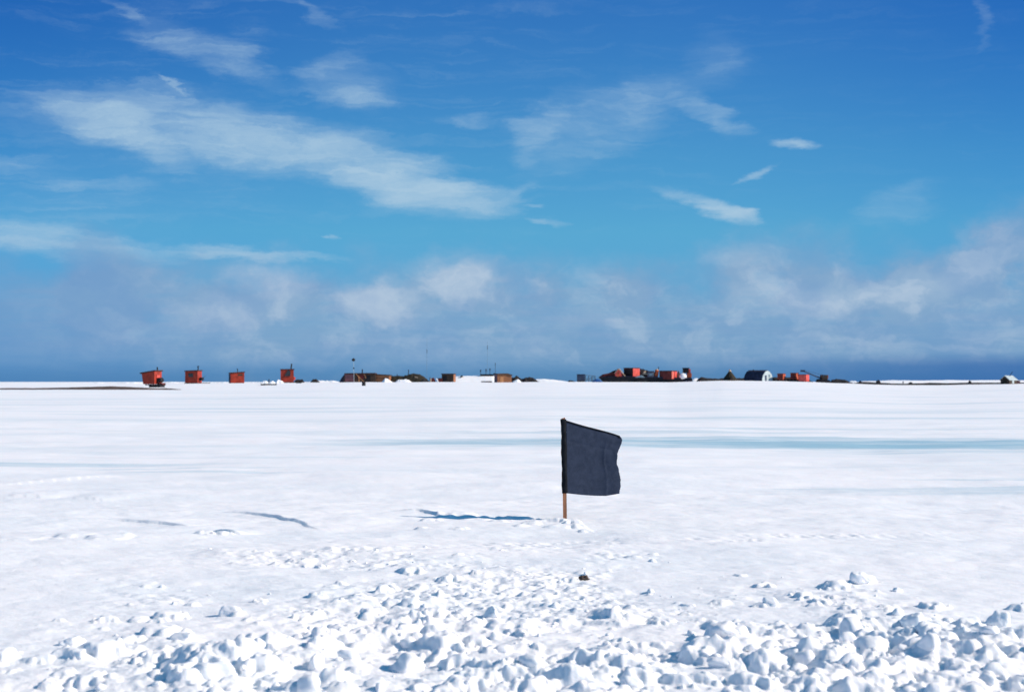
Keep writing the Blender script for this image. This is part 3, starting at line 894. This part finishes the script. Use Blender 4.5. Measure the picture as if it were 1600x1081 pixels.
# whip masts
for px, top, kn, lab in ((667, 529, (546, 552), 'tall thin radio mast left of the dark boxed shed'), (761.6, 534, (540, 546), 'tall thin radio mast rising from behind the white snow bank')):
    t = T('radio_mast', lab, 'mast', px, 597, 305, group='tall thin radio masts')
    t.bar('pole', 'frame', (px, 600), (px, top), .035, r2=.02)
    t.bar('antenna_coil', 'steel', (px, kn[1]), (px, kn[0]), .055)
# white snow bank
heap_thing('snow_bank', 'long flat-topped white snow bank between the dark boxed shed and the tan shed', 'snow bank', 'snow',
           [(704, 598), (711, 588.2), (722, 587.4), (745, 587), (760, 586.4), (770, 586.6), (776, 590), (782, 598)], 9, 298, 19, .025, z0=-.2)
t = T('sunken_roof', 'dark roof edge poking from the top of the white snow bank', 'roof', 762, 586.2, 297)
t.box('roof_slab', 'black', 750.5, 772, 584.6, 586.8, -.5, .5)
t.box('roof_vent', 'steel', 771, 775, 583, 585, -.3, .3)
for (a, b0, b1, kx, lab) in ((751, 577.4, 586, 1.4, 'short leaning aerial, left one of the three over the snow bank'), (759.4, 576.4, 586, .5, 'short upright aerial, middle one of the three over the snow bank'),
                         (765.4, 575.4, 586, -.4, 'short aerial with cross arms, right one of the three over the snow bank')):
    t = T('short_aerial', lab, 'aerial', a, b1, 297, group='three short aerials over the snow bank')
    t.bar('pole', 'steel', (a, b1), (a - .3 * kx, b0), .055)
    t.bar('cross_arm', 'steel', (a - 1.3, b0 + 1.2 + kx * .4), (a + 1.4, b0 + 1.4 - kx * .3), .07)
    t.bar('cross_arm', 'steel', (a - .9, b0 + 3.4), (a + 1.0, b0 + 3.2), .06)
t = T('thin_aerial', 'single thin aerial just right of the three short ones, above the tan shed', 'aerial', 774, 586, 297)
t.bar('pole', 'steel', (774, 597), (774, 567), .04)
t.bar('tip', 'steel', (774, 571), (774, 567), .06)
t = T('timber_stack', 'low dark timber stack at the foot of the snow bank beside the tan shed', 'timber', 760, 598, 286)
for i in range(4): t.box('beam', 'black', 750.5 + .6 * i, 769.5 - .4 * i, 597.6 - .75 * i, 598.3 - .75 * i, -.6 + .1 * i, .6 - .1 * i)
heap_thing('dirt_mound', 'tiny dark bump on top of the snow bank', 'dirt mound', 'dirt', [(719, 588), (721.5, 585.8), (723.5, 588)], .8, 296, 20, z0=-.1)
# tan shed
t = T('tan_shed', 'orange tan shed with a dark left side at the right end of the snow bank', 'shed', 785.5, 598, 288, yaw=14)
t.prism('wall', 'tan', [(774.6, 584.6), (790, 584.4), (797.4, 586.4), (797.4, 598.6), (774.6, 598.6)], -1.3, 1.3)
t.prism('roof', 'brown', [(773.8, 584.9), (774.4, 583.6), (790.4, 583.3), (798.4, 585.6), (798.2, 587), (790, 584.7)], -1.5, 1.5)
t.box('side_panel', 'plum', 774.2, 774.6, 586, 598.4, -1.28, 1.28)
t.box('door', 'timber', 779, 784.6, 588.6, 598, -1.34, -1.27)
# debris right of the tan shed
heap_thing('debris_heap', 'dark sloping debris heap against the right side of the tan shed', 'debris', 'dirt', [(797, 598), (800, 591), (806, 588.4), (812, 590), (820, 595), (824, 597.5)], 3, 296, 22, .3)
heap_thing('debris_heap', 'long low dark debris heap tapering off right of the tan shed', 'debris', 'dirt', [(808, 597.5), (814, 592.6), (822, 590.2), (830, 590), (838, 594), (845, 597)], 3, 293, 23, .3)
heap_thing('snow_pile', 'small bright snow pile at the foot of the tan shed, in front of the debris', 'snow pile', 'snow', [(798, 599.5), (802, 595), (808, 592.6), (812, 594), (816, 598.5)], 2, 286, 24, .15)
heap_thing('snow_bank', 'smooth white snow bank right of the low debris heap', 'snow bank', 'snow', [(820, 598), (838, 592.4), (850, 592), (868, 593.4), (895, 597)], 6, 300, 25, .06)
# slate trailer, frame, tarp
heap_thing('debris_heap', 'dark sliver of debris left of the slate blue box', 'debris', 'dirt', [(887, 597), (890, 593.4), (895, 594.6), (902, 597.6)], 1.6, 291, 26, .3)
t = T('slate_box', 'slate blue box body standing left of the pale steel frame', 'box', 907.5, 595.6, 292)
t.box('body', 'slate', 901.6, 913.8, 585.4, 594.6, -.8, .8, bev=.04)
t.box('roof', 'navy', 901.2, 914.2, 584.6, 585.4, -.9, .9)
t.box('base', 'black', 902, 913.4, 594.6, 596.4, -.7, .7)
t = T('steel_frame', 'pale steel open frame between the slate box and the blue tarp', 'frame', 922, 595.6, 292)
for y in (-.6, .6):
    t.bar('rail', 'frame', (914.6, 586), (930, 587.4), .06, y)
    t.bar('rail', 'frame', (914.6, 590.4), (930, 590.8), .06, y)
    t.bar('brace', 'frame', (915, 594), (929, 587.6), .05, y)
for a in (915, 920, 925, 930): t.bar('post', 'frame', (a, 586 + (a - 914) * .09), (a, 597), .06, -.6); t.bar('post', 'frame', (a, 586 + (a - 914) * .09), (a, 597), .06, .6)
t.box('deck', 'frame', 914, 930.6, 593, 594.4, -.7, .7)
heap_thing('blue_tarp', 'bright blue tarp bundle at the bow of the long dark barge', 'tarp', 'blue', [(924, 597.6), (927.5, 594.2), (932, 592.2), (937, 592.6), (943, 598)], 1.6, 288, 27, .15, z0=-.1)

# ------------------------------------------------------------------ the long barge and its load
t = T('cargo_barge', 'long black barge hull lying on the ice with a pointed left bow', 'barge', 1008, 597.6, 292)
t.prism('hull', 'black', [(935.6, 589.4), (942.5, 596.2), (945, 598.2), (1074, 598.6), (1078, 594), (1078, 591.8), (1020, 589.6), (975, 588.2)], -1.9, 1.9)
t.prism('gunwale', 'navy', [(934.6, 589.6), (935, 588.8), (975, 587.3), (975, 588.3)], -2.0, -1.8)
t.prism('gunwale', 'navy', [(975, 588.3), (975, 587.3), (1078.5, 590.9), (1078.5, 592)], -2.0, -1.8)
t.box('rudder_box', 'navy', 1067, 1079, 594.4, 598.4, -2.3, -1.9)
t = T('tarp_load', 'brown red tarp load sloping over the bow of the long barge', 'tarp', 948, 589, 292)
MB().prism(t.p((936, 589), (942, 584.8), (950, 583.2), (961.4, 581), (962, 588.8)), -1.3, 1.3).build('tarp', 'maroon', t.o)
t.prism('dark_cover', 'olive', [(952, 582.9), (958, 579.6), (966.8, 576.4), (962.6, 583.4)], -.8, 1.2)
t = T('orange_hut', 'small orange hut with a pitched roof on the front of the long barge', 'hut', 965.8, 588.4, 291)
t.prism('wall', 'coral', [(960.4, 583.4), (965.4, 576.8), (970, 580.6), (970.4, 588.6), (960.8, 588.6)], -1, 1)
t.prism('roof', 'cream', [(960, 583.8), (959.8, 582.8), (965.4, 575.8), (970.6, 580.2), (970.2, 581), (965.4, 577)], -1.15, 1.15)
t.prism('side_annex', 'maroon', [(970.4, 582), (974.4, 584.6), (974.4, 588.8), (970.4, 588.8)], -.7, .9)
t.bar('pole', 'cream', (967, 575.8), (976, 587.8), .075, -1.25)
t.box('door', 'rust', 963.4, 966.8, 582, 588.4, -1.05, -.98)
t = T('red_container', 'tallest box on the barge, one face coloured coral as in sun, the other black as in shade', 'container', 987, 588.6, 292, yaw=-42)
a_ = .13 * 12.8 / math.cos(R(45))
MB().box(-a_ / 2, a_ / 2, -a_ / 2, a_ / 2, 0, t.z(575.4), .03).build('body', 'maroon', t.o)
MB().box(a_ / 2 - .02, a_ / 2 + .03, -a_ / 2 + .05, a_ / 2 - .05, .06, t.z(575.8)).build('sunlit_panel', 'coral', t.o)  # sun on this face is put into a brighter coral colour
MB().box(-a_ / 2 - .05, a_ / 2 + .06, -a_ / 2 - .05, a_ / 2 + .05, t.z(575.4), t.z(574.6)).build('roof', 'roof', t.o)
MB().box(-a_ / 2 + .1, a_ / 2 - .1, -a_ / 2 - .03, -a_ / 2 + .02, .05, t.z(576.4)).build('side_panel', 'black', t.o)  # black panel paints the shade of the face turned from the sun
t = T('tarp_load', 'black tarped heap behind the coral box on the barge', 'tarp', 1008, 589, 293)
t.heap('tarp', 'black', [(999, 589), (1000, 575.6), (1006, 576.6), (1012, 579.4), (1020, 580), (1024, 582), (1026, 589)], -1.2, 1.2, 31, .15)
heap_thing('snow_pile', 'small grey snow-dusted sacks at the foot of the coral box on the barge', 'sacks', 'frame', [(992, 589.2), (996, 587.2), (1002, 586.2), (1005, 587.4), (1007, 589.2)], .8, 289.9, 32, .3, z0=-.1)
o = heap_thing('canvas_bundle', 'small tan canvas bundle on the black tarped heap', 'bundle', 'cream', [(1004.4, 584), (1006, 580.4), (1009, 580), (1011, 584)], .7, 290.7, 33, .25, z0=-.1)
t = T('grey_crate', 'grey blue crate under a torn cover in the middle of the barge', 'crate', 1016, 589.2, 291)
t.prism('body', 'grey', [(1010.4, 584), (1013, 581.2), (1021, 581), (1021.4, 588.8), (1012, 588.8)], -.8, .8)
t.prism('cover', 'navy', [(1009.6, 583), (1011, 580), (1021.4, 579.6), (1021.6, 581.4), (1013, 581.8)], -.9, .9)
t.box('label_board', 'frame', 1014, 1019, 583, 586.4, -.84, -.79)
t = T('orange_drum', 'narrow orange upright tank left of the long maroon container', 'tank', 1025, 589, 291, tilt=8)
MB().tube((0, 0, 0), (0, 0, t.z(578)), .40, None, 20).build('body', 'rust', t.o)
MB().tube((0, 0, t.z(578)), (0, 0, t.z(576.2)), .36, .12, 20).build('cone_top', 'cream', t.o)
t.bar('vent_pipe', 'black', (1027, 579), (1027.2, 572.6), .08, .3)
t = T('maroon_container', 'long maroon container with a lit red end on the rear of the barge', 'container', 1044, 592.4, 291, yaw=-30)
L_ = .131 * 18 / math.cos(R(30)); W_ = .131 * 10.5 / math.sin(R(30))
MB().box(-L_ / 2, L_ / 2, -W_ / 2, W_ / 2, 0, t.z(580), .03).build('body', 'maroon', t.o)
MB().box(L_ / 2 - .02, L_ / 2 + .03, -W_ / 2 + .05, W_ / 2 - .05, .1, t.z(580.4)).build('end_wall', 'coral', t.o)  # sunlit end: its brightness is painted in as coral over the maroon
MB().box(L_ / 2 + .03, L_ / 2 + .07, -.1, .08, .1, t.z(580.4)).build('door_seam', 'maroon', t.o)
MB().box(L_ / 2 + .03, L_ / 2 + .08, -W_ / 2 + .3, -W_ / 2 + .45, .1, t.z(580.4)).build('door_bar', 'cream', t.o)
MB().box(-L_ / 2 - .05, L_ / 2 + .09, -W_ / 2 - .05, W_ / 2 + .05, t.z(580), t.z(579)).build('roof', 'roof', t.o)
heap_thing('debris_heap', 'brown junk heap between the maroon container and the white tank', 'debris', 'soil', [(1055.6, 593), (1057, 583), (1060, 581), (1063, 584), (1064.4, 593)], 1, 291.6, 36, .35, z0=-.1)
t = T('white_tank', 'white rounded tank at the stern of the long barge', 'tank', 1067, 593.4, 290.5)
MB().ball((0, 0, t.z(588.4)), .78, .75, .68, 3, .12).build('body', 'white', t.o, True)
MB().box(-.5, .5, -.4, .4, -.02, .16).build('cradle', 'black', t.o)
t.bar('filler_cap', 'white', (1067, 584), (1067, 582.6), .14)
t = T('tracked_tractor', 'dark tractor with an orange body parked behind the stern of the barge', 'tractor', 1074, 597.6, 296)
t.box('cab', 'black', 1067.4, 1075.6, 575.4, 582.8, -.9, .9, bev=.05)
t.box('cab_roof', 'navy', 1066.8, 1076.6, 574.6, 575.4, -1, 1)
t.box('engine_hood', 'rust', 1073.4, 1080, 582.6, 590, -.7, .7, bev=.06)
t.box('grille', 'cream', 1080, 1080.3, 583.6, 588.8, -.5, .5)
t.box('rear_panel', 'coral', 1075.6, 1078.6, 576.4, 582.6, -.6, .6)
for y in (-.9, .6): t.prism('track', 'black', [(1065, 592), (1068, 589.6), (1079, 590), (1081.4, 593), (1080, 598), (1066.6, 598)], y, y + .4)
t.bar('exhaust', 'black', (1078.6, 583), (1078.6, 578), .06, .4)
heap_thing('snow_pile', 'bluish snow pile behind the stern of the long barge', 'snow pile', 'snow', [(1074, 600), (1081, 592.6), (1088, 591.4), (1096, 593), (1104, 598)], 3.5, 300, 38, .15)

# ------------------------------------------------------------------ right part of the camp
heap_thing('dirt_ridge', 'long black dirt ridge under the cone tent and the arched hut', 'dirt ridge', 'dirt',
           [(1090, 593), (1094, 589.4), (1104, 590.4), (1115, 591.4), (1130, 591.2), (1160, 590.8), (1185, 591.6), (1205, 591.4), (1215, 596)], 6, 297, 40, .15)
t = T('cone_tent', 'dark olive cone-shaped tent with a pale tip on the black ridge', 'tent', 1140.5, 595, 291)
N_ = 10; vv = []
prof = [(13.5, 595.6), (10.4, 591.4), (6.6, 586.4), (3.2, 582), (1.2, 579.6)]
for (rad, py) in prof:
    for q in range(N_ * 2):
        a = 6.28318 * q / (2 * N_); r = rad * .131 * (1 if q % 2 == 0 else .93) * (1 + .06 * math.sin(3 * a))
        vv.append((r * math.cos(a), r * math.sin(a) * .85, t.z(py)))
K_ = 2 * N_
MB().add(vv, [(i * K_ + q, i * K_ + (q + 1) % K_, (i + 1) * K_ + (q + 1) % K_, (i + 1) * K_ + q) for i in range(len(prof) - 1) for q in range(K_)] + [tuple(range((len(prof) - 1) * K_, len(prof) * K_))]).build('canvas', 'olive', t.o)
MB().tube((0, 0, t.z(580.6)), (0, 0, t.z(577.4)), .36, .08, 12).build('pale_tip', 'cream', t.o)
t.bar('tent_pole', 'timber', (1139.6, 580), (1139.2, 576), .035)
t.prism('door_flap', 'brown', [(1139, 595), (1144, 595), (1141.6, 587)], -1.62, -1.0)

t = T('arched_hut', 'navy arched hut with a pale grey end wall facing right', 'hut', 1185, 595.6, 292, yaw=44)
Wd, Dp, Hh = 3.5, 4.6, t.z(579)
arch = [(-.5, 0), (-.5, .3), (-.40, .62), (-.22, .88), (0, 1.0), (.22, .88), (.40, .62), (.5, .3), (.5, 0)]
P1 = [(a * Wd, b_ * Hh) for a, b_ in arch]
P2 = [(a * Wd * 1.06, b_ * Hh * 1.05) for a, b_ in arch]
MB().prism(P1, -Dp / 2, Dp / 2 - .1).build('end_wall', 'pale', t.o)
MB().prism(P2, -Dp / 2 + .12, Dp / 2).build('roof_shell', 'navy', t.o)
MB().box(-.95, -.35, -Dp / 2 - .04, -Dp / 2 + .05, 0, Hh * .55).build('door', 'slate', t.o)
MB().box(.3, .8, -Dp / 2 - .04, -Dp / 2 + .05, Hh * .42, Hh * .62).build('window', 'frame', t.o)
t2 = MB().tube((-.6, .8, Hh * .9), (-.6, .8, Hh * 1.12), .09).build('vent', 'black', t.o)
for (a0, a1, b0, b1, m_, lab) in ((1214.6, 1227.5, 584.2, 593.4, 'rust', 'orange red box on a black sled, leftmost of the three, right of the arched hut'),
                              (1235, 1248, 583.2, 592.6, 'rust', 'orange red box on a black sled, middle and tallest of the three'),
                              (1247.6, 1264.4, 585.6, 596, 'coral', 'pinkish red box on a black sled, rightmost of the three, below the boom')):
    t = T('box_sled', lab, 'sled', (a0 + a1) / 2, 596, 291 - (2 if m_ == 'coral' else 0), yaw=-28, group='three red boxes on black sleds')
    w_ = (a1 - a0) * .131; hh = t.z(b0); h0 = t.z(b1)
    MB().box(-w_ * .36, w_ * .36, -w_ * .5, w_ * .5, h0, hh, .03).build('box', m_, t.o)
    MB().box(-w_ * .38, w_ * .38, -w_ * .52, w_ * .52, hh, hh + .1).build('lid', 'maroon', t.o)
    MB().box(-w_ * .3, w_ * .3, -w_ * .5 - .03, -w_ * .5 + .02, h0 + .08, hh - .08).build('front_panel', m_ if m_ == 'coral' else 'maroon', t.o)
    MB().box(-w_ * .8, w_ * .7, -w_ * .5, w_ * .5, h0 - .14, h0).build('deck', 'black', t.o)
    for y in (-.45, .35): MB().prism([(-w_ * .9, h0 - .05), (-w_ * .75, -.12), (w_ * .75, -.12), (w_ * .75, .1), (w_ * .7, h0 - .1), (-w_ * .7, h0 - .1)], y * w_, y * w_ + .15).build('runner', 'black', t.o)
heap_thing('debris_heap', 'long black low debris heap behind the three red box sleds', 'debris', 'dirt', [(1203, 597), (1207, 589.6), (1214, 588.8), (1232, 589.6), (1256, 588.6), (1264, 592), (1269, 597)], 2.5, 294, 45, .15)
t = T('crawler_crane', 'dark crawler crane with its thin boom reaching up to the left', 'crane', 1285, 597.8, 291)
t.box('cab', 'brown', 1282.4, 1292, 585.6, 593.6, -.8, .8, bev=.05)
t.box('cab_window', 'glass', 1283.4, 1287, 586.6, 589.6, -.84, -.78)
t.box('counterweight', 'rust', 1290.6, 1293, 586, 591.4, -.7, .7)
t.box('engine_deck', 'black', 1277, 1283, 592, 595.2, -.7, .7)
for y in (-1.0, .6): t.prism('track', 'black', [(1275.6, 595), (1278, 593.4), (1294, 593.6), (1296.4, 596), (1295, 598.4), (1277, 598.4)], y, y + .4)
bo = t.bar('boom', 'slate', (1284, 591.4), (1252.6, 578.9), .15, r2=.10)
MB().box(t.x(1251), t.x(1257.6), -.25, .25, t.z(581), t.z(578)).build('boom_head', 'slate', bo)
t.bar('cable', 'steel', (1286, 585.6), (1254, 578.2), .02)
heap_thing('tarp_pile', 'flat black covered pile just right of the crane', 'tarp', 'black', [(1297, 598.6), (1299.5, 593), (1306, 592.4), (1320, 592.8), (1326, 596), (1337, 600)], 2, 291, 46, .12)
heap_thing('snow_pile', 'small snow pile at the right end of the covered pile', 'snow pile', 'snow', [(1322, 600), (1328, 595.4), (1336, 594.6), (1342, 600)], 2, 297, 47, .12)

# right shore
heap_thing('dirt_ridge', 'long thin dark shore ridge running along the right half of the skyline', 'dirt ridge', 'dirt',
           [(1326, 601), (1341, 596.4), (1352, 596.6), (1372, 597.4), (1400, 599.2), (1425, 599), (1450, 598.0), (1480, 598.4), (1505, 597.8), (1530, 597.8), (1565, 597.4), (1600, 597.4), (1700, 598.6), (1760, 602)], 4, 288, 50, .12, z0=-.1)
heap_thing('snow_bank', 'long low white snow bank behind the dark shore ridge on the right', 'snow bank', 'snow',
           [(1330, 599), (1345, 595.4), (1372, 595), (1400, 593.6), (1430, 594.6), (1480, 593.6), (1520, 594), (1560, 593.6), (1600, 594), (1680, 594), (1760, 600)], 14, 312, 51, .06)
for (px, w_, top, bot, lab) in ((1344, 4, 595.2, 599.5, 'black sloping scrap piece at the left end of the thin shore ridge'),
                                (1371.5, 4, 594, 600.4, 'dark upright scrap piece on the shore ridge, second from its left end'),
                                (1422, 4, 596.4, 601.4, 'dark scrap piece in the middle of the shore ridge, right of the thin post'),
                                (1507, 7, 597, 600.8, 'wide dark scrap piece on the shore ridge left of the small hut'),
                                (1515, 3, 595.4, 600.4, 'narrow dark scrap piece touching the wide one on the shore ridge')):
    o = heap_thing('scrap_piece', lab, 'scrap', 'black', [(px - w_, bot), (px - w_ * .5, top + .8), (px + w_ * .2, top), (px + w_ * .8, top + 1.4), (px + w_ * 1.3, bot)], 1, 287, int(px), .3, 'dark scrap on the shore ridge')
t = T('thin_post', 'thin dark post on the shore ridge in the right half', 'post', 1411, 601.4, 287)
t.bar('shaft', 'black', (1411, 603), (1411, 596.2), .09); t.box('cap', 'black', 1410, 1412.2, 595.8, 596.8, -.12, .12)
t = T('small_hut', 'small pale-roofed hut with a brown end at the far right edge', 'hut', 1576, 599.2, 284, yaw=38)
Wd, Dp, Hh = 2.0, 2.7, t.z(587.2)
P1 = [(-Wd / 2, -.1), (-Wd / 2, Hh * .5), (0, Hh), (Wd / 2, Hh * .5), (Wd / 2, -.1)]
t.o.rotation_euler = (0, 0, R(-52))
MB().prism(P1, -Dp / 2 + .05, Dp / 2 - .05).build('wall', 'brown', t.o)
MB().prism([(-Wd / 2 - .12, Hh * .42), (-Wd / 2 - .12, Hh * .5), (0, Hh + .08), (Wd / 2 + .12, Hh * .5), (Wd / 2 + .12, Hh * .42), (0, Hh - .02)], -Dp / 2 - .1, Dp / 2 + .1).build('roof', 'pale', t.o)
MB().box(Wd / 2, Wd / 2 + .04, -.4, .3, 0, Hh * .42).build('door', 'pale', t.o)
MB().box(-.35, .35, -Dp / 2 - .02, -Dp / 2 + .06, 0, Hh * .6).build('end_door', 'olive', t.o)
MB().tube((.1, .1, Hh * .9), (.5, .6, Hh * 1.55), .06).build('stovepipe', 'black', t.o)
t = T('wooden_crate', 'small reddish crate right of the small pale-roofed hut', 'crate', 1591, 599, 285)
t.box('body', 'plum', 1588.6, 1593, 595, 599.6, -.3, .3, bev=.02); t.box('lid', 'brown', 1588.2, 1593.4, 594.4, 595.1, -.34, .34)

# left shore: dark strip and low drifts behind
def strip(name, label, pts, D, seed, m='soil', depth=5, z0=-.15, rough=.1): return heap_thing(name, label, 'dirt ridge', m, pts, depth, D, seed, rough, z0=z0)


strip('dirt_ridge', 'thin dark brown dirt ridge along the left edge of the snow', [(-120, 609.6), (-60, 607.2), (0, 606.4), (60, 606.0), (110, 605.2), (150, 604.0), (175, 603.6), (195, 604.2), (215, 605.2), (240, 606.4), (262, 606.6), (285, 608.4)], 172, 60)
for (pts, dp, D_, sd_, lab) in (([(140, 600.5), (152, 597.4), (166, 598.8), (172, 600.5)], 3, 300, 61, 'low bluish drift on the skyline left of the leaning red hut, farther one'),
                              ([(176, 601), (190, 597.4), (206, 596.6), (222, 598), (232, 601)], 3, 285, 62, 'low bluish drift touching the leaning red hut on its left'),
                              ([(250, 600), (262, 596.6), (272, 596.8), (290, 600)], 3, 300, 63, 'low white drift between the first and second red huts'),
                              ([(300, 600.6), (330, 597.6), (350, 597), (372, 599.4)], 3, 298, 64, 'low white drift between the second and third red huts'),
                              ([(380, 600), (395, 597.2), (412, 596.8), (430, 600)], 3, 298, 65, 'low white drift right of the third red hut'),
                              ([(470, 599.6), (490, 594.8), (505, 595), (520, 594.6), (540, 598)], 5, 300, 66, 'low white drift under the small dark mound')):
    heap_thing('snow_drift', lab, 'snow drift', 'snow', pts, dp, D_, sd_, .15, 'low drifts along the left skyline')
